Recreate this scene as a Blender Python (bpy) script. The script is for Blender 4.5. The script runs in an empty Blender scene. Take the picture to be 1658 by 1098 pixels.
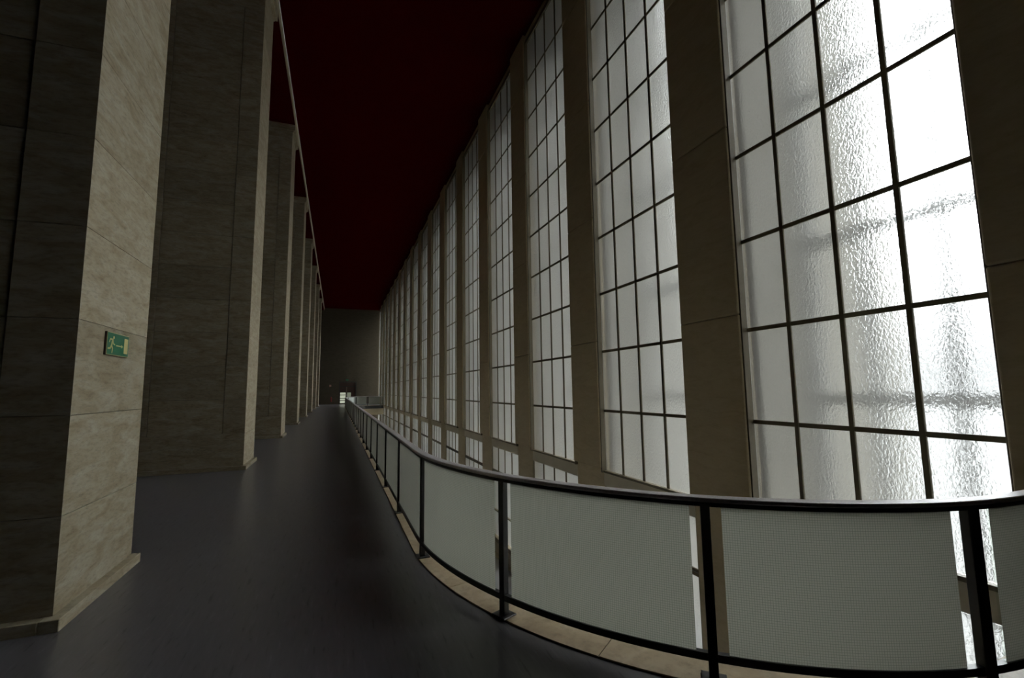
import bpy, bmesh, math, random
from mathutils import Vector, Matrix

random.seed(7)
S = bpy.context.scene
COL = S.collection
PI = math.pi

# ------------------------------------------------------------------ camera
YAW, PITCH, ROLL = 0.3632, 0.1077, -0.0138
EYE = 1.60
cy, sy, cp, sp = math.cos(YAW), math.sin(YAW), math.cos(PITCH), math.sin(PITCH)
Fv = Vector((sy * cp, cy * cp, sp))
R0 = Vector((cy, -sy, 0))
U0 = R0.cross(Fv)
Rv = math.cos(ROLL) * R0 + math.sin(ROLL) * U0
Uv = -math.sin(ROLL) * R0 + math.cos(ROLL) * U0
cam = bpy.data.cameras.new('camera')
cam.sensor_width = 36.0
cam.lens = 745.0 / 1658.0 * 36.0
cam.clip_start = 0.05
cam.clip_end = 1000
camo = bpy.data.objects.new('camera', cam)
COL.objects.link(camo)
camo.matrix_world = Matrix(((Rv.x, Uv.x, -Fv.x, 0), (Rv.y, Uv.y, -Fv.y, 0), (Rv.z, Uv.z, -Fv.z, EYE), (0, 0, 0, 1)))
S.camera = camo

# ------------------------------------------------------------------ sky: thick haze with a veiled sun beyond the windows
SUN_AZ, SUN_EL = math.radians(31), math.radians(36)      # azimuth from +X towards +Y
GLOW, BASE0, BASE1 = 66.0, 0.60, 0.4
w = bpy.data.worlds.new('hazy_sky')
S.world = w
w.use_nodes = True
nt = w.node_tree
nt.nodes.clear()
out = nt.nodes.new('ShaderNodeOutputWorld')
bg = nt.nodes.new('ShaderNodeBackground')
tc = nt.nodes.new('ShaderNodeTexCoord')
sx = nt.nodes.new('ShaderNodeSeparateXYZ')
nt.links.new(tc.outputs['Generated'], sx.inputs[0])


def wmath(op, a, b=None):
    x = nt.nodes.new('ShaderNodeMath')
    x.operation = op
    for i_, q in enumerate((a, b)):
        if q is None:
            continue
        if isinstance(q, (int, float)):
            x.inputs[i_].default_value = q
        else:
            nt.links.new(q, x.inputs[i_])
    return x.outputs[0]


dt = nt.nodes.new('ShaderNodeVectorMath')
dt.operation = 'DOT_PRODUCT'
dt.inputs[1].default_value = (math.cos(SUN_EL) * math.cos(SUN_AZ), math.cos(SUN_EL) * math.sin(SUN_AZ), math.sin(SUN_EL))
nt.links.new(tc.outputs['Generated'], dt.inputs[0])
zz = wmath('MAXIMUM', sx.outputs['Z'], 0.0)
glow = wmath('POWER', wmath('MAXIMUM', dt.outputs['Value'], 0.0), 7.0)
haze = wmath('ADD', wmath('MULTIPLY', wmath('POWER', zz, 1.35), 1.2), 0.025)                            # the veil thickens towards the horizon
lum = wmath('ADD', wmath('MULTIPLY', wmath('MULTIPLY', glow, haze), GLOW), wmath('ADD', wmath('MULTIPLY', zz, BASE1), BASE0))
bg.inputs['Color'].default_value = (0.93, 0.965, 1.0, 1)
nt.links.new(lum, bg.inputs['Strength'])
nt.links.new(bg.outputs[0], out.inputs[0])

S.view_settings.view_transform = 'Standard'
S.view_settings.look = 'None'
S.view_settings.gamma = 1.0
S.view_settings.use_curve_mapping = False
S.view_settings.exposure = -0.10
S.cycles.use_denoising = True
S.cycles.sample_clamp_indirect = 8.0
S.cycles.max_bounces = 8
S.cycles.diffuse_bounces = 3
S.cycles.glossy_bounces = 3
S.cycles.transmission_bounces = 6


# ------------------------------------------------------------------ materials
def new_mat(name):
    m = bpy.data.materials.new(name)
    m.use_nodes = True
    n = m.node_tree
    n.nodes.clear()
    o = n.nodes.new('ShaderNodeOutputMaterial')
    return m, n, o


def node(n, t, **kw):
    x = n.nodes.new(t)
    for k, v in kw.items():
        setattr(x, k, v)
    return x


def ramp(n, src, stops):
    r = n.nodes.new('ShaderNodeValToRGB')
    el = r.color_ramp.elements
    el[0].position, el[0].color = stops[0][0], (*stops[0][1], 1)
    el[1].position, el[1].color = stops[-1][0], (*stops[-1][1], 1)
    for p, c in stops[1:-1]:
        e = el.new(p)
        e.color = (*c, 1)
    n.links.new(src, r.inputs[0])
    return r


def simple(name, col, rough=0.5, metal=0.0, spec=0.5, noise=0.0, nscale=30.0):
    m, n, o = new_mat(name)
    b = node(n, 'ShaderNodeBsdfPrincipled')
    b.inputs['Base Color'].default_value = (*col, 1)
    b.inputs['Roughness'].default_value = rough
    b.inputs['Metallic'].default_value = metal
    b.inputs['Specular IOR Level'].default_value = spec
    if noise:
        g = node(n, 'ShaderNodeNewGeometry')
        t = node(n, 'ShaderNodeTexNoise')
        t.inputs['Scale'].default_value = nscale
        t.inputs['Detail'].default_value = 4
        n.links.new(g.outputs['Position'], t.inputs['Vector'])
        lo = tuple(c * (1 - noise) for c in col)
        hi = tuple(min(1, c * (1 + noise)) for c in col)
        r = ramp(n, t.outputs['Fac'], [(0.3, lo), (0.7, hi)])
        n.links.new(r.outputs[0], b.inputs['Base Color'])
    n.links.new(b.outputs[0], o.inputs[0])
    return m


def stone(name, dark, mid, light, vein=0.55, rough=0.55, stretch=(1, 1, 3.5), rnd=0.10):
    """travertine-like cladding: soft blotches, fine level veins, tone differing slab by slab"""
    m, n, o = new_mat(name)
    L = n.links
    b = node(n, 'ShaderNodeBsdfPrincipled')
    g = node(n, 'ShaderNodeNewGeometry')
    oi = node(n, 'ShaderNodeObjectInfo')
    add = node(n, 'ShaderNodeVectorMath', operation='ADD')
    sc = node(n, 'ShaderNodeVectorMath', operation='SCALE')
    cmb = node(n, 'ShaderNodeCombineXYZ')
    for i in range(3):
        L.new(oi.outputs['Random'], cmb.inputs[i])
    L.new(cmb.outputs[0], sc.inputs[0])
    sc.inputs['Scale'].default_value = 37.0
    L.new(g.outputs['Position'], add.inputs[0])
    L.new(sc.outputs[0], add.inputs[1])
    mp = node(n, 'ShaderNodeMapping')
    mp.inputs['Scale'].default_value = stretch
    mp.inputs['Rotation'].default_value = (0.12, 0.0, 0.0)
    L.new(add.outputs[0], mp.inputs['Vector'])
    t1 = node(n, 'ShaderNodeTexNoise')
    t1.inputs['Scale'].default_value = 2.6
    t1.inputs['Detail'].default_value = 7
    t1.inputs['Roughness'].default_value = 0.62
    t1.inputs['Distortion'].default_value = 0.8
    L.new(mp.outputs[0], t1.inputs['Vector'])
    r1 = ramp(n, t1.outputs['Fac'], [(0.28, dark), (0.5, mid), (0.74, light)])
    t2 = node(n, 'ShaderNodeTexNoise')
    t2.inputs['Scale'].default_value = 13.0
    t2.inputs['Detail'].default_value = 6
    t2.inputs['Roughness'].default_value = 0.7
    L.new(mp.outputs[0], t2.inputs['Vector'])
    r2 = ramp(n, t2.outputs['Fac'], [(0.32, (vein,) * 3), (0.52, (1, 1, 1))])
    mx = node(n, 'ShaderNodeMix', data_type='RGBA', blend_type='MULTIPLY')
    mx.inputs['Factor'].default_value = 0.7
    L.new(r1.outputs[0], mx.inputs['A'])
    L.new(r2.outputs[0], mx.inputs['B'])
    hsv = node(n, 'ShaderNodeHueSaturation')
    mrr = node(n, 'ShaderNodeMapRange')
    mrr.inputs['To Min'].default_value = 1 - rnd
    mrr.inputs['To Max'].default_value = 1 + rnd
    L.new(oi.outputs['Random'], mrr.inputs['Value'])
    L.new(mrr.outputs[0], hsv.inputs['Value'])
    L.new(mx.outputs['Result'], hsv.inputs['Color'])
    L.new(hsv.outputs[0], b.inputs['Base Color'])
    b.inputs['Roughness'].default_value = rough
    b.inputs['Specular IOR Level'].default_value = 0.3
    bp = node(n, 'ShaderNodeBump')
    bp.inputs['Strength'].default_value = 0.25
    bp.inputs['Distance'].default_value = 0.004
    L.new(t2.outputs['Fac'], bp.inputs['Height'])
    L.new(bp.outputs[0], b.inputs['Normal'])
    L.new(b.outputs[0], o.inputs[0])
    return m


M = {}
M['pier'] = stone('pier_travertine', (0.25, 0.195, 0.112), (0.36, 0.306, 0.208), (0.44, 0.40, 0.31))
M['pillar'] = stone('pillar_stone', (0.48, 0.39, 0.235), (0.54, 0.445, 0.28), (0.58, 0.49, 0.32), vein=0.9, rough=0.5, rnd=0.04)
M['kerb'] = stone('kerb_stone', (0.27, 0.20, 0.12), (0.36, 0.28, 0.175), (0.42, 0.345, 0.24), vein=0.6, stretch=(1, 1, 1), rough=0.4)
M['wall'] = stone('wall_stone', (0.33, 0.28, 0.19), (0.41, 0.35, 0.25), (0.46, 0.41, 0.31), vein=0.85, rough=0.6, rnd=0.0)
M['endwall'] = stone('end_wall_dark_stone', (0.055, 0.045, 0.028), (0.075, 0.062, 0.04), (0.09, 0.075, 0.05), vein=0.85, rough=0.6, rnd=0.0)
M['joint'] = simple('joint_mortar', (0.05, 0.042, 0.03), 0.9)
M['ceiling'] = simple('ceiling_oxblood_paint', (0.045, 0.0010, 0.0013), 0.95, spec=0.0, noise=0.06, nscale=3)
M['trim'] = simple('cream_trim', (0.42, 0.36, 0.24), 0.6, noise=0.05)
M['bar'] = simple('window_steel_paint', (0.17, 0.14, 0.085), 0.5, noise=0.06)
M['outer'] = simple('outer_window_steel', (0.30, 0.31, 0.33), 0.6)
M['fin'] = simple('outer_limestone', (0.38, 0.365, 0.325), 0.85, noise=0.05, nscale=5)
M['black'] = simple('black_painted_steel', (0.012, 0.011, 0.011), 0.38, spec=0.5)
M['rail'] = simple('dull_rail_metal', (0.66, 0.62, 0.62), 0.34, metal=0.2, noise=0.12, nscale=60)
M['hall_floor'] = simple('hall_floor_stone', (0.45, 0.44, 0.44), 0.3, noise=0.05, nscale=4)
M['apron'] = simple('apron_asphalt', (0.12, 0.12, 0.117), 0.9, noise=0.05, nscale=0.4)
M['brown'] = simple('door_dark_wood', (0.05, 0.022, 0.014), 0.45, noise=0.15)
M['frame_dark'] = simple('door_dark_steel', (0.03, 0.028, 0.025), 0.4)
M['green'] = simple('sign_green', (0.010, 0.135, 0.062), 0.35)
M['yellow'] = simple('sign_pictogram_cream', (0.62, 0.52, 0.22), 0.5)
M['signedge'] = simple('sign_dark_edge', (0.05, 0.03, 0.02), 0.6)
M['red'] = simple('extinguisher_red', (0.22, 0.012, 0.010), 0.35)
M['pink'] = simple('alarm_box_faded_red', (0.42, 0.22, 0.18), 0.6)
M['plaster'] = simple('soffit_plaster', (0.40, 0.33, 0.21), 0.8, noise=0.04)
M['spandrel'] = simple('spandrel_cream_paint', (0.66, 0.60, 0.46), 0.5, noise=0.06, nscale=2)
M['dark'] = simple('dark_band', (0.035, 0.033, 0.032), 0.6)


def floor_mat():
    m, n, o = new_mat('grey_linoleum')
    L = n.links
    b = node(n, 'ShaderNodeBsdfPrincipled')
    g = node(n, 'ShaderNodeNewGeometry')
    mp = node(n, 'ShaderNodeMapping')
    mp.inputs['Scale'].default_value = (36, 4.5, 1)
    mp.inputs['Rotation'].default_value = (0, 0, 0.10)
    L.new(g.outputs['Position'], mp.inputs['Vector'])
    t = node(n, 'ShaderNodeTexNoise')
    t.inputs['Scale'].default_value = 1.0
    t.inputs['Detail'].default_value = 2
    t.inputs['Roughness'].default_value = 0.5
    L.new(mp.outputs[0], t.inputs['Vector'])
    r = ramp(n, t.outputs['Fac'], [(0.28, (0.05, 0.047, 0.05)), (0.37, (0.098, 0.093, 0.098)), (0.62, (0.110, 0.104, 0.110)), (0.74, (0.140, 0.133, 0.140))])
    t2 = node(n, 'ShaderNodeTexNoise')
    t2.inputs['Scale'].default_value = 0.7
    t2.inputs['Detail'].default_value = 3
    L.new(g.outputs['Position'], t2.inputs['Vector'])
    r2 = ramp(n, t2.outputs['Fac'], [(0.3, (0.88, 0.88, 0.88)), (0.7, (1, 1, 1))])
    mx = node(n, 'ShaderNodeMix', data_type='RGBA', blend_type='MULTIPLY')
    mx.inputs['Factor'].default_value = 1.0
    L.new(r.outputs[0], mx.inputs['A'])
    L.new(r2.outputs[0], mx.inputs['B'])
    L.new(mx.outputs['Result'], b.inputs['Base Color'])
    b.inputs['Roughness'].default_value = 0.276
    b.inputs['Specular IOR Level'].default_value = 0.6
    L.new(b.outputs[0], o.inputs[0])
    return m


M['floor'] = floor_mat()


def pane_mat(rough):
    m, n, o = new_mat('hammered_glass' if rough else 'glass_back_face')
    L = n.links
    gl = node(n, 'ShaderNodeBsdfGlass')
    gl.inputs['IOR'].default_value = 1.2
    gl.inputs['Color'].default_value = (0.96, 0.97, 0.96, 1)
    gl.inputs['Roughness'].default_value = 0.0
    if rough:
        gl.inputs['Roughness'].default_value = 0.28
        g = node(n, 'ShaderNodeNewGeometry')
        oi = node(n, 'ShaderNodeObjectInfo')
        t = node(n, 'ShaderNodeTexNoise')
        t.inputs['Scale'].default_value = 46.0
        t.inputs['Detail'].default_value = 2.0
        t.inputs['Distortion'].default_value = 0.4
        mp = node(n, 'ShaderNodeMapping')
        mp.inputs['Scale'].default_value = (1, 1, 0.62)
        L.new(g.outputs['Position'], mp.inputs['Vector'])
        L.new(mp.outputs[0], t.inputs['Vector'])
        bp = node(n, 'ShaderNodeBump')
        bp.inputs['Strength'].default_value = 1.0
        bp.inputs['Distance'].default_value = 0.014
        L.new(t.outputs['Fac'], bp.inputs['Height'])
        L.new(bp.outputs[0], gl.inputs['Normal'])
        tr = node(n, 'ShaderNodeBsdfTranslucent')
        tr.inputs['Color'].default_value = (0.80, 0.79, 0.74, 1)
        mx = node(n, 'ShaderNodeMixShader')
        mx.inputs[0].default_value = 0.12
        L.new(gl.outputs[0], mx.inputs[1])
        L.new(tr.outputs[0], mx.inputs[2])
        L.new(mx.outputs[0], o.inputs[0])
    else:
        L.new(gl.outputs[0], o.inputs[0])
    return m


M['pane'] = pane_mat(True)
M['pane_back'] = pane_mat(False)


def wired_mat():
    m, n, o = new_mat('wired_obscure_glass')
    L = n.links
    uv = node(n, 'ShaderNodeUVMap')
    sp_ = node(n, 'ShaderNodeSeparateXYZ')
    L.new(uv.outputs[0], sp_.inputs[0])
    fac = []
    for k in ('X', 'Y'):
        d = node(n, 'ShaderNodeMath', operation='DIVIDE')
        d.inputs[1].default_value = 0.0128
        L.new(sp_.outputs[k], d.inputs[0])
        f = node(n, 'ShaderNodeMath', operation='FRACT')
        L.new(d.outputs[0], f.inputs[0])
        lt = node(n, 'ShaderNodeMath', operation='LESS_THAN')
        lt.inputs[1].default_value = 0.15
        L.new(f.outputs[0], lt.inputs[0])
        fac.append(lt)
    mxm = node(n, 'ShaderNodeMath', operation='MAXIMUM')
    L.new(fac[0].outputs[0], mxm.inputs[0])
    L.new(fac[1].outputs[0], mxm.inputs[1])
    mx = node(n, 'ShaderNodeMix', data_type='RGBA')
    mx.inputs['A'].default_value = (0.355, 0.35, 0.298, 1)
    mx.inputs['B'].default_value = (0.19, 0.19, 0.16, 1)
    L.new(mxm.outputs[0], mx.inputs['Factor'])
    tr = node(n, 'ShaderNodeBsdfTranslucent')
    df = node(n, 'ShaderNodeBsdfDiffuse')
    gs = node(n, 'ShaderNodeBsdfGlossy')
    gs.inputs['Roughness'].default_value = 0.35
    L.new(mx.outputs['Result'], tr.inputs['Color'])
    L.new(mx.outputs['Result'], df.inputs['Color'])
    m1 = node(n, 'ShaderNodeMixShader')
    m1.inputs[0].default_value = 0.25
    L.new(tr.outputs[0], m1.inputs[1])
    L.new(df.outputs[0], m1.inputs[2])
    fr = node(n, 'ShaderNodeFresnel')
    fr.inputs['IOR'].default_value = 1.3
    m2 = node(n, 'ShaderNodeMixShader')
    L.new(fr.outputs[0], m2.inputs[0])
    L.new(m1.outputs[0], m2.inputs[1])
    L.new(gs.outputs[0], m2.inputs[2])
    L.new(m2.outputs[0], o.inputs[0])
    return m


M['wired'] = wired_mat()
m_, n_, o_ = new_mat('clear_glass_back')
tb = node(n_, 'ShaderNodeBsdfTransparent')
tb.inputs['Color'].default_value = (0.95, 0.97, 0.95, 1)
n_.links.new(tb.outputs[0], o_.inputs[0])
M['clear'] = m_


def lit_mat(name, col, s):
    m, n, o = new_mat(name)
    e = node(n, 'ShaderNodeEmission')
    e.inputs['Color'].default_value = (*col, 1)
    e.inputs['Strength'].default_value = s
    n.links.new(e.outputs[0], o.inputs[0])
    return m


M['lit'] = lit_mat('lit_room_glass', (0.80, 0.86, 0.66), 0.55)
M['lit_dim'] = lit_mat('lit_room_glass_dim', (0.70, 0.76, 0.55), 0.22)


# ------------------------------------------------------------------ object helpers
def tag(o, label=None, cat=None, group=None, kind=None):
    if label: o['label'] = label
    if cat: o['category'] = cat
    if group: o['group'] = group
    if kind: o['kind'] = kind
    return o


def link(o, parent=None):
    COL.objects.link(o)
    if parent is not None:
        o.parent = parent
    return o


def empty(name, loc):
    o = bpy.data.objects.new(name, None)
    o.empty_display_size = 0.2
    COL.objects.link(o)
    o.location = loc
    return o


def mesh_obj(name, verts, faces, mat, parent=None, loc=(0, 0, 0), smooth=False, recalc=True):
    me = bpy.data.meshes.new(name)
    me.from_pydata([tuple(v) for v in verts], [], faces)
    bm = bmesh.new()
    bm.from_mesh(me)
    if recalc:
        bmesh.ops.recalc_face_normals(bm, faces=bm.faces)
    bm.to_mesh(me)
    bm.free()
    mats = mat if isinstance(mat, (list, tuple)) else [mat]
    for mm in mats:
        me.materials.append(mm)
    if smooth:
        for p in me.polygons:
            p.use_smooth = True
    o = bpy.data.objects.new(name, me)
    o.location = loc
    return link(o, parent)


_cache = {}


def box(name, x0, x1, y0, y1, z0, z1, mat, parent=None, bev=0.0, seg=1):
    """one box; coordinates are relative to the parent; alike boxes share a mesh"""
    d = (round(x1 - x0, 4), round(y1 - y0, 4), round(z1 - z0, 4))
    key = (name, d, mat.name, bev, seg)
    me = _cache.get(key)
    if me is None:
        bm = bmesh.new()
        bmesh.ops.create_cube(bm, size=1.0)
        bmesh.ops.scale(bm, vec=d, verts=bm.verts)
        if bev:
            bmesh.ops.bevel(bm, geom=list(bm.edges), offset=bev, segments=seg, affect='EDGES', profile=0.5)
        me = bpy.data.meshes.new(name)
        bm.to_mesh(me)
        bm.free()
        me.materials.append(mat)
        _cache[key] = me
    o = bpy.data.objects.new(name, me)
    o.location = ((x0 + x1) / 2, (y0 + y1) / 2, (z0 + z1) / 2)
    return link(o, parent)


def quadbox(verts, faces, x0, x1, y0, y1, z0, z1):
    b = len(verts)
    for z in (z0, z1):
        verts += [(x0, y0, z), (x1, y0, z), (x1, y1, z), (x0, y1, z)]
    faces += [(b, b + 3, b + 2, b + 1), (b + 4, b + 5, b + 6, b + 7), (b, b + 1, b + 5, b + 4), (b + 1, b + 2, b + 6, b + 5), (b + 2, b + 3, b + 7, b + 6), (b + 3, b, b + 4, b + 7)]


ORD = ['zeroth', 'first', 'second', 'third', 'fourth', 'fifth', 'sixth', 'seventh', 'eighth', 'ninth', 'tenth', 'eleventh', 'twelfth', 'thirteenth', 'fourteenth', 'fifteenth', 'sixteenth', 'seventeenth', 'eighteenth']

# ------------------------------------------------------------------ dimensions
PW = 3.471                 # window spacing
YW = 3.207                 # centre of the nearest window
XG = 4.90                  # glass plane
PANE_W, PANE_H = 0.604, 1.154
BAR0 = 1.149               # lowest glazing bar
NW = 17
YEND = YW + PW * 16 + PW / 2 - 0.06
YBACK = YW - PW * 2 - PW / 2 + 0.06
ZC = 11.80                 # main ceiling
ZS = 11.53                 # soffit over the piers
ZL = -3.65                 # hall floor below the gallery
XL = -13.0
# void edge: straight, with half-ellipse ends
EA, EB, EX = 2.83, 3.46, 3.60
EY0 = 4.90
NPOST = 27                 # posts on the straight run
PS = PW / 2
EY1 = 4.63 + PS * (NPOST - 1) - 0.27
XE = 4.84                  # where the edge meets the window wall


def edge_path(d, n=28):
    """plan points along the void edge, moved d towards the void"""
    a, b = EA - d, EB - d
    pts = [(XE, EY0 - b)]
    for i in range(n + 1):
        f = PI / 2 - PI / 2 * i / n
        pts.append((EX - a * math.cos(f), EY0 - b * math.sin(f)))
    for i in range(n + 1):
        f = PI / 2 * i / n
        pts.append((EX - a * math.cos(f), EY1 + b * math.sin(f)))
    pts.append((XE, EY1 + b))
    return pts


# ------------------------------------------------------------------ setting: floors, ceiling, walls
def edge_slab(name, d, z, mat):
    """gallery surface up to the void edge, as one sheet with the void left open"""
    q = edge_path(d)
    p = [q[0]]
    for a in q[1:]:
        n_ = max(1, int(abs(a[1] - p[-1][1]) / 1.5))
        o_ = p[-1]
        p += [(o_[0] + (a[0] - o_[0]) * k / n_, o_[1] + (a[1] - o_[1]) * k / n_) for k in range(1, n_ + 1)]
    v, f = [], []
    for x, y in p:
        v += [(XL, y, z), (x, y, z)]
    for i in range(len(p) - 1):
        if p[i + 1][1] - p[i][1] > 1e-6:
            f.append((2 * i, 2 * i + 1, 2 * i + 3, 2 * i + 2))
    b = len(v)
    y0, y1 = p[0][1], p[-1][1]
    v += [(XL, YBACK, z), (XE, YBACK, z), (XE, y0, z), (XL, y0, z), (XL, y1, z), (XE, y1, z), (XE, YEND, z), (XL, YEND, z)]
    f += [(b, b + 1, b + 2, b + 3), (b + 4, b + 5, b + 6, b + 7)]
    return mesh_obj(name, v, f, mat, recalc=False)


fl = edge_slab('floor', -0.02, 0.0, M['floor'])
tag(fl, 'dark grey streaked linoleum floor of the gallery', 'floor', kind='structure')
un = edge_slab('gallery_underside', 0.23, -1.0, M['plaster'])
tag(un, 'plaster underside of the gallery slab', 'ceiling', kind='structure')

hf = box('hall_floor', XL, XG + 0.02, YBACK, YEND, ZL - 0.1, ZL, M['hall_floor'])
tag(hf, 'pale grey floor of the hall below the gallery', 'floor', kind='structure')
ce = box('ceiling', -1.67, 4.92, YBACK, YEND, ZC, ZC + 0.15, M['ceiling'])
tag(ce, 'dark red painted ceiling high above the gallery', 'ceiling', kind='structure')
so = box('ceiling_soffit', XL, -1.71, YBACK, YEND, ZS, ZS + 0.15, M['ceiling'])
tag(so, 'dark red soffit over the stone piers', 'ceiling', kind='structure')
t1 = box('trim_1', -1.71, -1.67, YBACK, YEND, ZS, ZC, M['trim'], bev=0.006)
tag(t1, 'thin cream step along the red ceiling above the piers', 'trim', kind='structure')
wl = box('wall_left', XL - 0.2, XL, YBACK, YEND, ZL, ZC, M['brown'])
tag(wl, 'dark wooden wall far behind the piers', 'wall', kind='structure')
wf = box('wall_front', XL, XG, YBACK - 0.2, YBACK, ZL, ZC, M['brown'])
tag(wf, 'dark wooden wall behind the camera', 'wall', kind='structure')

# end wall with the door opening
DX0, DX1, DZ = 0.24, 2.26, 2.75
v, f = [], []
for a in ((XL, DX0, ZL, ZC), (DX1, XG, ZL, ZC), (DX0, DX1, DZ, ZC), (DX0, DX1, ZL, 0.0)):
    quadbox(v, f, a[0], a[1], YEND, YEND + 0.35, a[2], a[3])
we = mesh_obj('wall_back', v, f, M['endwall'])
tag(we, 'dark brown end wall of the gallery with a doorway', 'wall', kind='structure')
v, f = [], []
quadbox(v, f, -1.67, 4.77, YEND - 0.10, YEND, ZC - 0.16, ZC)
quadbox(v, f, -1.67, 4.77, YEND - 0.05, YEND, ZC - 0.34, ZC - 0.16)
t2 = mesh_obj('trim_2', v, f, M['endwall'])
tag(t2, 'stepped cornice where the end wall meets the ceiling', 'trim', kind='structure')
v, f = [], []
quadbox(v, f, XL, DX0 - 0.02, YEND - 0.03, YEND, 0.0, 0.10)
quadbox(v, f, DX1 + 0.02, XE, YEND - 0.03, YEND, 0.0, 0.10)
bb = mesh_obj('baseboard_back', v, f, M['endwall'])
tag(bb, 'low stone skirting along the end wall', 'baseboard', kind='structure')

v, f = [], []
for a in ((DX0 - 0.3, DX0 - 0.2, YEND + 0.35, YEND + 2.0, 0.0, DZ + 0.1), (DX1 + 0.2, DX1 + 0.3, YEND + 0.35, YEND + 2.0, 0.0, DZ + 0.1), (DX0 - 0.3, DX1 + 0.3, YEND + 2.0, YEND + 2.1, 0.0, DZ + 0.1), (DX0 - 0.3, DX1 + 0.3, YEND + 0.35, YEND + 2.1, DZ + 0.1, DZ + 0.2), (DX0 - 0.3, DX1 + 0.3, YEND + 0.35, YEND + 2.1, -0.1, 0.0)):
    quadbox(v, f, *a)
vs = mesh_obj('lobby_wall', v, f, M['wall'])
tag(vs, 'small lobby behind the door in the end wall', 'wall', kind='structure')

# wall below the lower windows, and the ground outside
wr = box('wall_right', 4.86, 5.10, YBACK, YEND, ZL, -3.18, M['wall'])
tag(wr, 'low stone wall under the lower windows', 'wall', kind='structure')
sk = box('baseboard_right', 4.81, 4.86, YBACK, YEND, ZL, ZL + 0.12, M['trim'])
tag(sk, 'cream skirting at the foot of the window wall', 'baseboard', kind='structure')
v, f = [], []
quadbox(v, f, 4.93, 8.05, YBACK, YEND, ZC + 0.001, ZC + 0.4)
lt = mesh_obj('outer_roof_edge', v, f, M['fin'])
tag(lt, 'roof slab above the window reveals', 'roof', kind='structure')
ws = box('wall_right_solid', 4.86, 5.10, YBACK, YW - PW / 2 - 0.40, ZL, ZC, M['wall'])
tag(ws, 'plain stone wall beside the camera before the first window', 'wall', kind='structure')
gr = box('ground_outside', 5.1, 260, -160, 260, ZL - 0.4, ZL - 0.2, M['apron'])
tag(gr, 'grey ground outside the windows', 'ground', kind='structure')


# gallery edge: dark band and cream fascia below the kerb, swept along the void
def sweep(name, d0, d1, z0, z1, mat, parent=None, pts=None, bevel=0.0):
    p0, p1 = edge_path(d0), edge_path(d1)
    v, f = [], []
    for a, b in zip(p0, p1):
        v += [(a[0], a[1], z0), (b[0], b[1], z0), (b[0], b[1], z1), (a[0], a[1], z1)]
    for i in range(len(p0) - 1):
        for k in range(4):
            f.append((4 * i + k, 4 * i + (k + 1) % 4, 4 * i + 4 + (k + 1) % 4, 4 * i + 4 + k))
    n = len(p0) - 1
    f += [(3, 2, 1, 0), (4 * n, 4 * n + 1, 4 * n + 2, 4 * n + 3)]
    return mesh_obj(name, v, f, mat, parent)


fb = sweep('trim_3', 0.20, 0.255, -0.34, -0.045, M['dark'])
tag(fb, 'dark band along the edge of the gallery slab', 'trim', kind='structure')
fc = sweep('trim_4', 0.20, 0.23, -1.0, -0.34, M['plaster'])
tag(fc, 'cream fascia of the gallery slab around the void', 'trim', kind='structure')


# ------------------------------------------------------------------ kerb of beige stones around the void
class Edge:
    """arc-length parametrised void edge at offset d"""

    def __init__(s, d, n=200):
        s.p = edge_path(d, n)
        s.L = [0]
        for a, b in zip(s.p, s.p[1:]):
            s.L.append(s.L[-1] + math.dist(a, b))

    def at(s, t):
        import bisect
        i = min(max(bisect.bisect_right(s.L, t) - 1, 0), len(s.p) - 2)
        seg = s.L[i + 1] - s.L[i]
        k = (t - s.L[i]) / seg if seg > 1e-9 else 0
        a, b = s.p[i], s.p[i + 1]
        tx, ty = (b[0] - a[0]), (b[1] - a[1])
        l = math.hypot(tx, ty) or 1
        return (a[0] + tx * k, a[1] + ty * k), (tx / l, ty / l)

    def find(s, x, y):
        best, bt = 1e9, 0
        for a, b, l in zip(s.p, s.p[1:], s.L):
            seg = math.dist(a, b)
            m = max(1, int(seg / 0.02))
            for j in range(m):
                k = j / m
                d = math.hypot(a[0] + (b[0] - a[0]) * k - x, a[1] + (b[1] - a[1]) * k - y)
                if d < best:
                    best, bt = d, l + seg * k
        return bt


EM = Edge(0.03)             # centre line of the posts
post_xy = [(4.56, EY0 - EB + 0.03)]
for f_ in (80.9, 53.9, 28.6):
    f_ = math.radians(f_)
    post_xy.append((EX - (EA - 0.03) * math.cos(f_), EY0 - (EB - 0.03) * math.sin(f_)))
for k in range(NPOST):
    post_xy.append((EX - EA + 0.03, 4.63 + PS * k))
for f_ in (28.6, 53.9, 80.9):
    f_ = math.radians(f_)
    post_xy.append((EX - (EA - 0.03) * math.cos(f_), EY1 + (EB - 0.03) * math.sin(f_)))
post_xy.append((4.56, EY1 + EB - 0.03))
post_t = [EM.find(*p) for p in post_xy]
LT = EM.L[-1]


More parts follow.
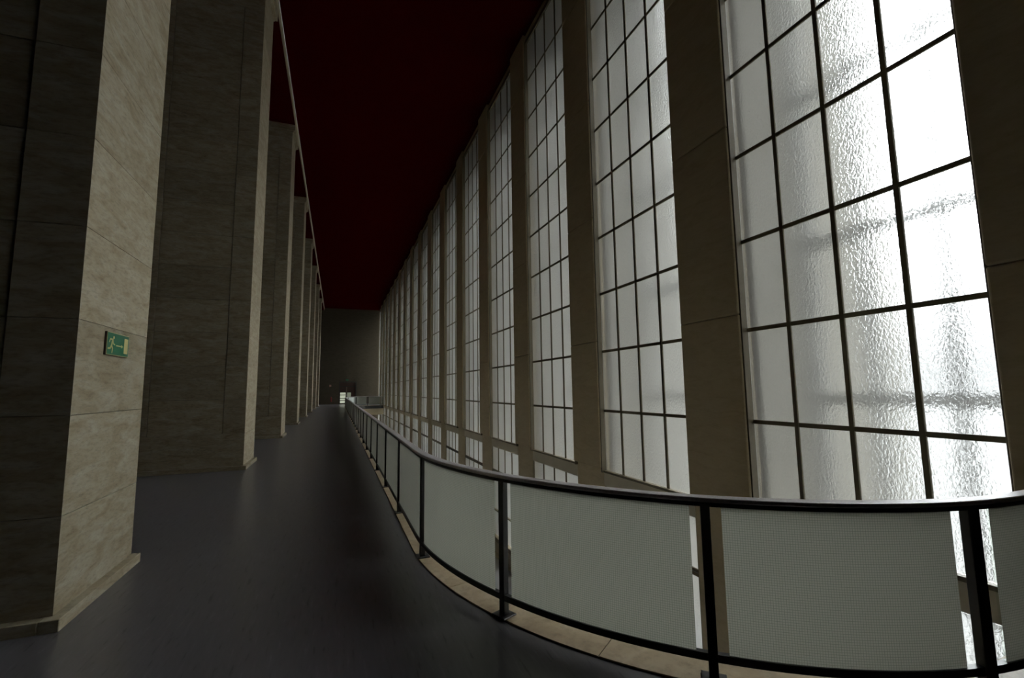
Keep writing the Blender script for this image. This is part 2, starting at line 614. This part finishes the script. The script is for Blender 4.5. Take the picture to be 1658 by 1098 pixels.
def ribbon(name, t0, t1, dn0, dn1, z0, z1, mat, parent=None, origin=(0, 0, 0), uv=False, step=0.12, share=None, smooth=False):
    """a bar of rectangular section following the edge from t0 to t1; dn = distance from the post line, towards the void"""
    n = max(1, int(math.ceil((t1 - t0) / step)))
    v, f, uvl = [], [], []
    for i in range(n + 1):
        t = t0 + (t1 - t0) * i / n
        (x, y), (tx, ty) = EM.at(t)
        nx, ny = ty, -tx       # the void lies to the right of the direction of travel
        for dn, z in ((dn0, z0), (dn1, z0), (dn1, z1), (dn0, z1)):
            v.append((x + nx * dn - origin[0], y + ny * dn - origin[1], z - origin[2]))
            uvl.append((t - t0, z))
    for i in range(n):
        for k in range(4):
            f.append((4 * i + k, 4 * i + (k + 1) % 4, 4 * i + 4 + (k + 1) % 4, 4 * i + 4 + k))
    f += [(3, 2, 1, 0), (4 * n, 4 * n + 1, 4 * n + 2, 4 * n + 3)]
    o = mesh_obj(name, v, f, mat, parent)
    if uv:
        me = o.data
        lay = me.uv_layers.new(name='UVMap')
        for lp in me.loops:
            lay.data[lp.index].uv = uvl[lp.vertex_index]
        me.materials.append(M['clear'])
        for p in me.polygons:      # the room side is obscured, the back and the edges are clear
            ks = {vi % 4 for vi in p.vertices}
            p.material_index = 0 if ks == {0, 3} else 1
    return o


kerb = empty('kerb', (0, 0, 0))
tag(kerb, 'beige stone kerb under the railing along the gallery edge', 'kerb', kind='structure')
cuts = [0.0]
for i in range(len(post_t) - 1):
    a, b = post_t[i], post_t[i + 1]
    if i < 4 or i >= len(post_t) - 5:
        cuts.append(a * 0.55 + b * 0.45)
    else:
        cuts += [a + 0.07, ] if i > 4 else [a + 0.07]
cuts.append(LT)
cuts = sorted(cuts)
for a, b in zip(cuts, cuts[1:]):
    if b - a > 0.05:
        ribbon('kerb_stone', a + 0.0025, b - 0.0025, -0.045, 0.20, -0.05, 0.012, M['kerb'], kerb)
ribbon('kerb_bed', 0.01, LT - 0.01, -0.050, 0.20, -0.06, 0.002, M['joint'], kerb)

# ------------------------------------------------------------------ railing
rail = empty('railing', (0.80, 4.63, 0.0))
tag(rail, 'black steel railing with wired glass panels and grey handrail around the void', 'railing')
bpy.context.view_layer.update()
RO = (0.80, 4.63, 0.0)
ZR = 0.98
hr = ribbon('handrail', 0.01, LT - 0.01, -0.032, 0.052, ZR - 0.026, ZR, M['rail'], rail, RO, step=0.06)
hr['label'] = 'grey metal handrail with a flat top'
bmh = bmesh.new()
bmh.from_mesh(hr.data)
long_e = [e for e in bmh.edges if e.calc_face_angle(0) > 0.8]
bmesh.ops.bevel(bmh, geom=long_e, offset=0.009, segments=3, affect='EDGES', profile=0.5)
bmh.to_mesh(hr.data)
bmh.free()
ribbon('rail_support', 0.01, LT - 0.01, -0.020, 0.020, ZR - 0.050, ZR - 0.026, M['black'], rail, RO, step=0.1)
ribbon('bottom_rail', 0.01, LT - 0.01, -0.018, 0.018, 0.115, 0.155, M['black'], rail, RO, step=0.1)
half = []
for i, t in enumerate(post_t):
    (x, y), (tx, ty) = EM.at(t)
    wide = 0.036 if i in (1, len(post_t) - 2) else 0.025
    half.append(wide + (0.03 if wide > 0.03 else 0.0))
    key = ('post', wide)
    me = _cache.get(key)
    if me is None:
        bm = bmesh.new()
        bmesh.ops.create_cube(bm, size=1.0)
        bmesh.ops.scale(bm, vec=(wide * 2, 0.05, ZR - 0.052), verts=bm.verts)
        bmesh.ops.translate(bm, vec=(0, 0, 0.012 + (ZR - 0.052) / 2), verts=bm.verts)
        bmesh.ops.bevel(bm, geom=list(bm.edges), offset=0.003, segments=1, affect='EDGES')
        me = bpy.data.meshes.new('post')
        bm.to_mesh(me)
        bm.free()
        me.materials.append(M['black'])
        _cache[key] = me
    o = bpy.data.objects.new('post', me)
    o.location = (x - RO[0], y - RO[1], 0)
    o.rotation_euler = (0, 0, math.atan2(ty, tx))
    link(o, rail)
    box('base_plate', -wide - 0.04, wide + 0.04, -0.06, 0.06, 0.0125, 0.022, M['black'], o, bev=0.002)
GAP = 0.058
shared = None
for i in range(len(post_t) - 1):
    a, b = post_t[i] + half[i] + GAP, post_t[i + 1] - half[i + 1] - GAP
    straight = 5 <= i < 4 + NPOST - 2
    if straight and shared is not None:
        o = shared.copy()
        o.location = (0, shared_loc + PS * (i - shared_i), 0)
        link(o, rail)
    else:
        o = ribbon('glass_panel', a, b, -0.006, 0.006, 0.155, ZR - 0.050, M['wired'], rail, RO, uv=True, step=0.07)
        if straight:
            shared, shared_i, shared_loc = o, i, 0.0

# end bits of glass between the last posts and the window wall
ribbon('glass_panel', 0.01, post_t[0] - 0.085, -0.006, 0.006, 0.155, ZR - 0.050, M['wired'], rail, RO, uv=True)
ribbon('glass_panel', post_t[-1] + 0.085, LT - 0.01, -0.006, 0.006, 0.155, ZR - 0.050, M['wired'], rail, RO, uv=True)

# ------------------------------------------------------------------ stone piers
PX1, PX0 = -1.79, -3.90
PY, PD, PP = 4.262, 1.303, 2 * PW - 0.012
CH = 0.703
courses = [(0.75 + CH * k, 0.75 + CH * (k + 1)) for k in range(13)] + [(0.75 + CH * 13, 10.40)]
GJ = 0.0045


def prism_slab(name, poly, z0, z1, mat, parent):
    key = (name, tuple(poly), round(z1 - z0, 4), mat.name)
    me = _cache.get(key)
    n_ = len(poly)
    if me is None:
        h = (z1 - z0) / 2
        v_ = [(x, y, -h) for x, y in poly] + [(x, y, h) for x, y in poly]
        f_ = [tuple(range(n_)), tuple(range(n_, 2 * n_))] + [(i, (i + 1) % n_, n_ + (i + 1) % n_, n_ + i) for i in range(n_)]
        bm = bmesh.new()
        vs_ = [bm.verts.new(q) for q in v_]
        for q in f_:
            bm.faces.new([vs_[i] for i in q])
        bmesh.ops.recalc_face_normals(bm, faces=bm.faces)
        me = bpy.data.meshes.new(name)
        bm.to_mesh(me)
        bm.free()
        me.materials.append(mat)
        _cache[key] = me
    o = bpy.data.objects.new(name, me)
    o.location = (0, 0, (z0 + z1) / 2)
    return link(o, parent)


def make_pier(name, loc):
    r = empty(name, loc)
    W_ = PX1 - PX0
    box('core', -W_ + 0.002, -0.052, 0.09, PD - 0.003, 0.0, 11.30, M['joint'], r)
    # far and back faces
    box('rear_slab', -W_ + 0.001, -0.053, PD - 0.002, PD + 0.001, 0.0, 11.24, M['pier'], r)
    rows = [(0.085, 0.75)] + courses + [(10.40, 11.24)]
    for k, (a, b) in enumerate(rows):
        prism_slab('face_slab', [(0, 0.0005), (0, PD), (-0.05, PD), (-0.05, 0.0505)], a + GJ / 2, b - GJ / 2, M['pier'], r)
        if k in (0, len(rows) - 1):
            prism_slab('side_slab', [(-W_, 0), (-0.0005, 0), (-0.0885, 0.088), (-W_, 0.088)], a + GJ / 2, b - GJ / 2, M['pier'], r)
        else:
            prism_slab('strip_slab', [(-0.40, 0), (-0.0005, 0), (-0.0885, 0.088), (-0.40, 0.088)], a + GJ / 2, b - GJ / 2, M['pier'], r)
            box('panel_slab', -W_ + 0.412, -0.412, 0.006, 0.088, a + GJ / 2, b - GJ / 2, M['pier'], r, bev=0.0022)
            box('strip_slab', -W_, -W_ + 0.40, 0.0, 0.088, a + GJ / 2, b - GJ / 2, M['pier'], r, bev=0.0022)
    # skirting, front and near side
    box('skirting', -0.05, 0.065, -0.065, PD + 0.03, 0.0, 0.083, M['pier'], r, bev=0.004)
    box('skirting', -W_, -0.053, -0.065, 0.05, 0.0, 0.083, M['pier'], r, bev=0.004)
    # cap
    v, f = [], []
    for z0, z1, pr in ((11.24, 11.28, 0.025), (11.28, 11.31, 0.05), (11.31, ZS - 0.002, 0.085)):
        quadbox(v, f, -W_ - pr, pr, -pr, PD + pr, z0, z1)
    mesh_obj('cap', v, f, M['pier'], r)
    return r


def copy_tree(o, parent=None):
    c = o.copy()
    COL.objects.link(c)
    c.parent = parent
    for ch in list(o.children):
        copy_tree(ch, c)
    return c


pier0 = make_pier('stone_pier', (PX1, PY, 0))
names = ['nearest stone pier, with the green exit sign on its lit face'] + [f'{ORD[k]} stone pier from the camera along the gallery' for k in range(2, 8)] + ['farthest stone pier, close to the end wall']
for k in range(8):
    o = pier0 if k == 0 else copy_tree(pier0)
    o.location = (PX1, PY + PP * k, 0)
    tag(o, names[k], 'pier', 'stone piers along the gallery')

# ------------------------------------------------------------------ pillars between the windows
HWIN = 1.205
PWID = PW - 2 * HWIN
XF = 4.77
joints = [0.05, 2.51, 5.05, 7.59, 10.13, ZC - 0.002]


def make_pillar(name, loc):
    r = empty(name, loc)
    h = PWID / 2
    for a, b in zip(joints, joints[1:]):
        box('cladding_slab', XF - XG, 0.08, -h, h, a + 0.002, b - 0.002, M['pillar'], r, bev=0.022, seg=3)
    box('core', 0.0, 0.2, -h + 0.03, h - 0.03, -3.17, ZC - 0.002, M['joint'], r)
    box('lower_shaft', 4.86 - XG, 0.075, -h, h, -3.178, 0.048, M['pillar'], r, bev=0.006)
    box('outer_fin', 0.205, 3.10, -h + 0.02, h - 0.02, ZL - 0.19, ZC - 0.002, M['fin'], r)
    return r


pil0 = make_pillar('stone_pillar', (XG, YW - PW / 2, 0))
for k in range(0, 17):      # pillar k lies on the far side of window k
    o = pil0 if k == 0 else copy_tree(pil0)
    o.location = (XG, YW + PW * (k - 1) + PW / 2, 0)
    if k == 0:
        lab = 'stone pillar on the near side of the nearest window, at the right picture edge'
    else:
        lab = f'stone pillar between the {ORD[k]} and {ORD[k + 1]} windows from the camera'
    tag(o, lab, 'pillar', 'stone pillars between the windows')

# ------------------------------------------------------------------ windows
pane_cache = {}


def pane_mesh(wd, ht):
    key = (round(wd, 4), round(ht, 4))
    if key in pane_cache:
        return pane_cache[key]
    v, f = [], []
    quadbox(v, f, -0.004, 0.004, -wd / 2, wd / 2, -ht / 2, ht / 2)
    me = bpy.data.meshes.new('pane')
    me.from_pydata(v, [], f)
    me.materials.append(M['pane'])
    me.materials.append(M['pane_back'])
    for p in me.polygons:
        p.material_index = 0 if p.normal.x < -0.9 else 1
    pane_cache[key] = me
    return me


BW = 0.05
TOPZ = BAR0 + PANE_H * 9
SILL = BAR0 - PANE_H
LOW = [(-0.275, -1.02), (-1.085, -2.25), (-2.29, -3.05)]


def make_window(name, loc):
    r = empty(name, loc)
    x0, x1 = -0.020, 0.012

    def pane(yc, z0, z1, wd=PANE_W - BW + 0.006):
        o = bpy.data.objects.new('pane', pane_mesh(wd, z1 - z0))
        o.location = (0.003, yc, (z0 + z1) / 2)
        link(o, r)
    # upper light: 4 by 10 panes
    for c in range(4):
        yc = (c - 1.5) * PANE_W
        for k in range(10):
            z0 = SILL + PANE_H * k
            pane(yc, z0 + BW / 2 - 0.003, z0 + PANE_H - BW / 2 + 0.003)
    for c in (-1, 0, 1):
        box('mullion', x0, x1, c * PANE_W - BW / 2, c * PANE_W + BW / 2, SILL + 0.02, TOPZ, M['bar'], r, bev=0.004)
    for k in range(9):
        z = BAR0 + PANE_H * k
        box('glazing_bar', x0 + 0.004, x1 - 0.003, -2 * PANE_W + 0.02, 2 * PANE_W - 0.02, z - BW / 2, z + BW / 2, M['bar'], r, bev=0.004)
    for s in (-1, 1):
        a, b = sorted((s * (2 * PANE_W - 0.022), s * (2 * PANE_W + 0.02)))
        box('jamb', -0.098, 0.04, a, b, SILL - 0.02, TOPZ + 0.02, M['bar'], r, bev=0.004)
    box('head', -0.05, 0.05, -HWIN, HWIN, TOPZ - 0.02, TOPZ + 0.10, M['bar'], r, bev=0.005)
    box('head_panel', -0.04, 0.08, -HWIN, HWIN, TOPZ + 0.10, ZC, M['pillar'], r)
    # spandrel at gallery level
    box('sill', -0.06, 0.05, -HWIN, HWIN, SILL - 0.022, SILL + 0.02, M['bar'], r, bev=0.005)
    box('spandrel', -0.045, 0.06, -HWIN, HWIN, -0.272, SILL - 0.024, M['spandrel'], r, bev=0.004)
    # lower light
    for z1, z0 in LOW:
        for c in range(4):
            pane((c - 1.5) * PANE_W, z0 + 0.02, z1 - 0.02)
    for c in (-1, 0, 1):
        box('lower_mullion', x0, x1, c * PANE_W - BW / 2, c * PANE_W + BW / 2, -3.05, -0.275, M['bar'], r, bev=0.004)
    for za, zb in ((-1.045, -1.0), (-1.105, -1.06), (-2.29, -2.25)):
        box('lower_bar', x0 - 0.004, x1 + 0.002, -2 * PANE_W + 0.02, 2 * PANE_W - 0.02, za, zb, M['bar'], r, bev=0.004)
    box('lower_bar_web', x0 + 0.008, x1 - 0.004, -2 * PANE_W + 0.02, 2 * PANE_W - 0.02, -1.062, -1.043, M['outer'], r)
    for s in (-1, 1):
        a, b = sorted((s * (2 * PANE_W - 0.022), s * (2 * PANE_W + 0.02)))
        box('lower_jamb', -0.03, 0.04, a, b, -3.05, -0.275, M['bar'], r, bev=0.004)
    box('lower_sill', -0.09, 0.06, -HWIN, HWIN, -3.18, -3.05, M['bar'], r, bev=0.008)
    # outer glazing bars, blurred behind the hammered glass
    X0 = 1.08
    for yy in (-1.13, -0.36, 0.45, 1.13):
        box('outer_mullion', X0, X0 + 0.10, yy - 0.045, yy + 0.045, ZL, TOPZ + 0.2, M['outer'], r)
    for k in range(-2, 5):
        z = 1.41 + 2.08 * k
        box('outer_bar', X0 + 0.01, X0 + 0.09, -1.085, 1.085, z - 0.06, z + 0.06, M['outer'], r)
    box('outer_lintel', 0.95, 1.40, -1.17, 1.17, 10.75, ZC, M['fin'], r)
    return r


win0 = make_window('window_1', (XG, YW, 0))
for k in range(1, NW + 1):
    o = win0 if k == 1 else copy_tree(win0)
    o.name = f'window_{k}'
    o.location = (XG, YW + PW * (k - 1), 0)
    if k == 1:
        lab = 'nearest tall window of hammered glass, brightest, at the right'
    elif k == NW:
        lab = 'farthest tall window of hammered glass, beside the end wall'
    else:
        lab = f'{ORD[k]} tall window of hammered glass from the camera'
    tag(o, lab, 'window', 'tall hammered glass windows', 'structure')
# ------------------------------------------------------------------ door in the end wall
dr = empty('door_1', (DX0, YEND, 0))
tag(dr, 'dark wooden double door with lit glass in the end wall', 'door', kind='structure')
DW = DX1 - DX0
v, f = [], []
quadbox(v, f, 0, 0.10, 0.0, 0.2, 0, DZ)
quadbox(v, f, DW - 0.10, DW, 0.0, 0.2, 0, DZ)
quadbox(v, f, 0.10, DW - 0.10, 0.0, 0.2, DZ - 0.10, DZ)
quadbox(v, f, 0.10, DW - 0.10, 0.0, 0.2, 2.10, 2.20)
mesh_obj('door_frame', v, f, M['frame_dark'], dr)
box('transom_panel', 0.10, DW - 0.10, 0.08, 0.14, 2.20, DZ - 0.10, M['brown'], dr)
for nm, a, b in (('door_leaf', 0.10, 0.86), ('door_leaf', 0.90, DW - 0.10)):
    v, f = [], []
    quadbox(v, f, a, a + 0.05, 0.06, 0.12, 0.01, 2.10)
    quadbox(v, f, b - 0.08, b, 0.06, 0.12, 0.01, 2.10)
    quadbox(v, f, a + 0.05, b - 0.08, 0.06, 0.12, 1.42, 2.10)
    quadbox(v, f, a + 0.05, b - 0.08, 0.06, 0.12, 0.01, 0.14)
    for zz in (0.42, 0.66, 1.08) if a < 0.5 else ():
        quadbox(v, f, a + 0.05, b - 0.08, 0.06, 0.12, zz, zz + 0.07)
    if a > 0.5:
        quadbox(v, f, a + 0.50, b - 0.08, 0.06, 0.12, 0.14, 1.42)
    lf = mesh_obj(nm, v, f, M['brown'], dr)
    if a < 0.5:
        for z0, z1, mm in ((0.14, 0.42, 'lit'), (0.49, 0.66, 'lit'), (0.73, 1.08, 'lit'), (1.15, 1.42, 'lit')):
            box('lit_pane', a + 0.05, b - 0.08, 0.085, 0.095, z0, z1, M[mm], lf)
    else:
        box('lit_pane', a + 0.05, a + 0.50, 0.085, 0.095, 0.14, 1.42, M['lit_dim'], lf)
    box('door_handle', (b - 0.06) if a < 0.5 else (a + 0.015), (b - 0.03) if a < 0.5 else (a + 0.045), 0.02, 0.06, 0.95, 1.2, M['rail'], lf)


# ------------------------------------------------------------------ small things
def stroke(pts, wds, v, f, x0, x1):
    """polyline strokes with round-ish joints, as thin plates"""
    for (a, b), (wa, wb) in zip(zip(pts, pts[1:]), zip(wds, wds[1:])):
        dx, dy = b[0] - a[0], b[1] - a[1]
        l = math.hypot(dx, dy)
        nx, ny = -dy / l, dx / l
        ex, ey = dx / l, dy / l
        ring = []
        for (c, wd, s) in ((a, wa, -1), (b, wb, 1)):
            for an in (-80, -40, 0, 40, 80):
                an = math.radians(an) * (1 if s > 0 else 1)
                cx = math.cos(an) * s
                sn = math.sin(an) * s
                ring.append((c[0] + ex * wd * cx + nx * wd * sn, c[1] + ey * wd * cx + ny * wd * sn))
        prism(ring, v, f, x0, x1)


def prism(ring, v, f, x0, x1):
    b = len(v)
    n = len(ring)
    for x in (x0, x1):
        v += [(x, p[0], p[1]) for p in ring]
    f.append(tuple(range(b + n - 1, b - 1, -1)))
    f.append(tuple(range(b + n, b + 2 * n)))
    for i in range(n):
        j = (i + 1) % n
        f.append((b + i, b + j, b + n + j, b + n + i))


SW, SH = 0.425, 0.192
sg = empty('exit_sign', (PX1, 4.676, 1.925))
tag(sg, 'green exit sign with running figure, arrow and door on the nearest pier', 'sign')
box('sign_plate', 0.001, 0.018, 0, SW, 0, SH, M['signedge'], sg, bev=0.002)
box('sign_border', 0.0181, 0.0195, 0.002, SW - 0.002, 0.002, SH - 0.002, M['yellow'], sg)
box('sign_face', 0.0196, 0.0205, 0.006, SW - 0.006, 0.006, SH - 0.006, M['green'], sg)


def uvp(u, q):
    return (u * SW, q * SH)


def sc_(pts):
    return [uvp(*p) for p in pts]


v, f = [], []
hd = [(uvp(0.275, 0.78)[0] + 0.013 * math.cos(a * PI / 6), uvp(0.275, 0.78)[1] + 0.013 * math.sin(a * PI / 6)) for a in range(12)]
prism(hd, v, f, 0.0206, 0.0216)
stroke(sc_([(0.235, 0.66), (0.195, 0.42)]), (0.013, 0.011), v, f, 0.0206, 0.0216)
stroke(sc_([(0.225, 0.68), (0.13, 0.70), (0.10, 0.57)]), (0.007, 0.006, 0.006), v, f, 0.0206, 0.0216)
stroke(sc_([(0.245, 0.66), (0.27, 0.51), (0.335, 0.48)]), (0.007, 0.006, 0.006), v, f, 0.0206, 0.0216)
stroke(sc_([(0.19, 0.42), (0.15, 0.30), (0.06, 0.28)]), (0.009, 0.008, 0.007), v, f, 0.0206, 0.0216)
stroke(sc_([(0.20, 0.42), (0.25, 0.30), (0.235, 0.12)]), (0.009, 0.008, 0.007), v, f, 0.0206, 0.0216)
mesh_obj('running_figure', v, f, M['yellow'], sg)
v, f = [], []
prism(sc_([(0.40, 0.425), (0.40, 0.475), (0.635, 0.475), (0.635, 0.53), (0.715, 0.45), (0.635, 0.37), (0.635, 0.425)]), v, f, 0.0206, 0.0216)
mesh_obj('arrow', v, f, M['yellow'], sg)
v, f = [], []
prism(sc_([(0.765, 0.15), (0.94, 0.15), (0.94, 0.84), (0.765, 0.84)]), v, f, 0.0206, 0.0216)
mesh_obj('door_symbol', v, f, M['yellow'], sg)

# fire extinguisher on the end wall
fe = empty('fire_extinguisher', (-0.62, YEND - 0.14, 0.32))
tag(fe, 'red fire extinguisher hanging low on the end wall left of the door', 'extinguisher')
bm = bmesh.new()
prof = [(0.0, 0.0), (0.085, 0.0), (0.09, 0.02), (0.09, 0.46), (0.075, 0.53), (0.03, 0.58), (0.03, 0.62), (0.0, 0.62)]
n = 14
rings = []
for r_, z in prof:
    rings.append([bm.verts.new((r_ * math.cos(2 * PI * i / n), r_ * math.sin(2 * PI * i / n), z)) for i in range(n)])
for a, b in zip(rings, rings[1:]):
    for i in range(n):
        try:
            bm.faces.new((a[i], a[(i + 1) % n], b[(i + 1) % n], b[i]))
        except ValueError:
            pass
bmesh.ops.remove_doubles(bm, verts=bm.verts, dist=1e-5)
me = bpy.data.meshes.new('cylinder_body')
bm.to_mesh(me)
bm.free()
me.materials.append(M['red'])
o = bpy.data.objects.new('cylinder_body', me)
link(o, fe)
box('valve_handle', -0.09, 0.05, -0.02, 0.02, 0.615, 0.67, M['frame_dark'], fe, bev=0.006)
v, f = [], []
for i in range(8):
    a0, a1 = PI * i / 8, PI * (i + 1) / 8
    quadbox(v, f, 0.09 + 0.03 * math.sin(a0), 0.12 + 0.03 * math.sin(a0), -0.012, 0.012, 0.22 + 0.05 * i, 0.275 + 0.05 * i)
mesh_obj('hose', v, f, M['frame_dark'], fe)
box('bracket', -0.10, 0.10, 0.092, 0.139, 0.25, 0.31, M['frame_dark'], fe)

ab = empty('alarm_box', (-0.76, YEND, 2.14))
tag(ab, 'small faded red alarm box on the end wall above the extinguisher', 'alarm box')
box('housing', -0.11, 0.11, -0.08, -0.001, 0.0, 0.24, M['pink'], ab, bev=0.01)
box('lid', -0.08, 0.08, -0.095, -0.081, 0.04, 0.20, M['pink'], ab, bev=0.005)

es = empty('door_exit_sign', (1.16, YEND, 2.86))
tag(es, 'small dim green sign above the end wall door', 'sign')
box('sign_housing', -0.17, 0.17, -0.06, -0.001, 0.0, 0.19, M['frame_dark'], es, bev=0.006)
box('sign_face', -0.16, 0.16, -0.066, -0.061, 0.01, 0.18, M['green'], es)
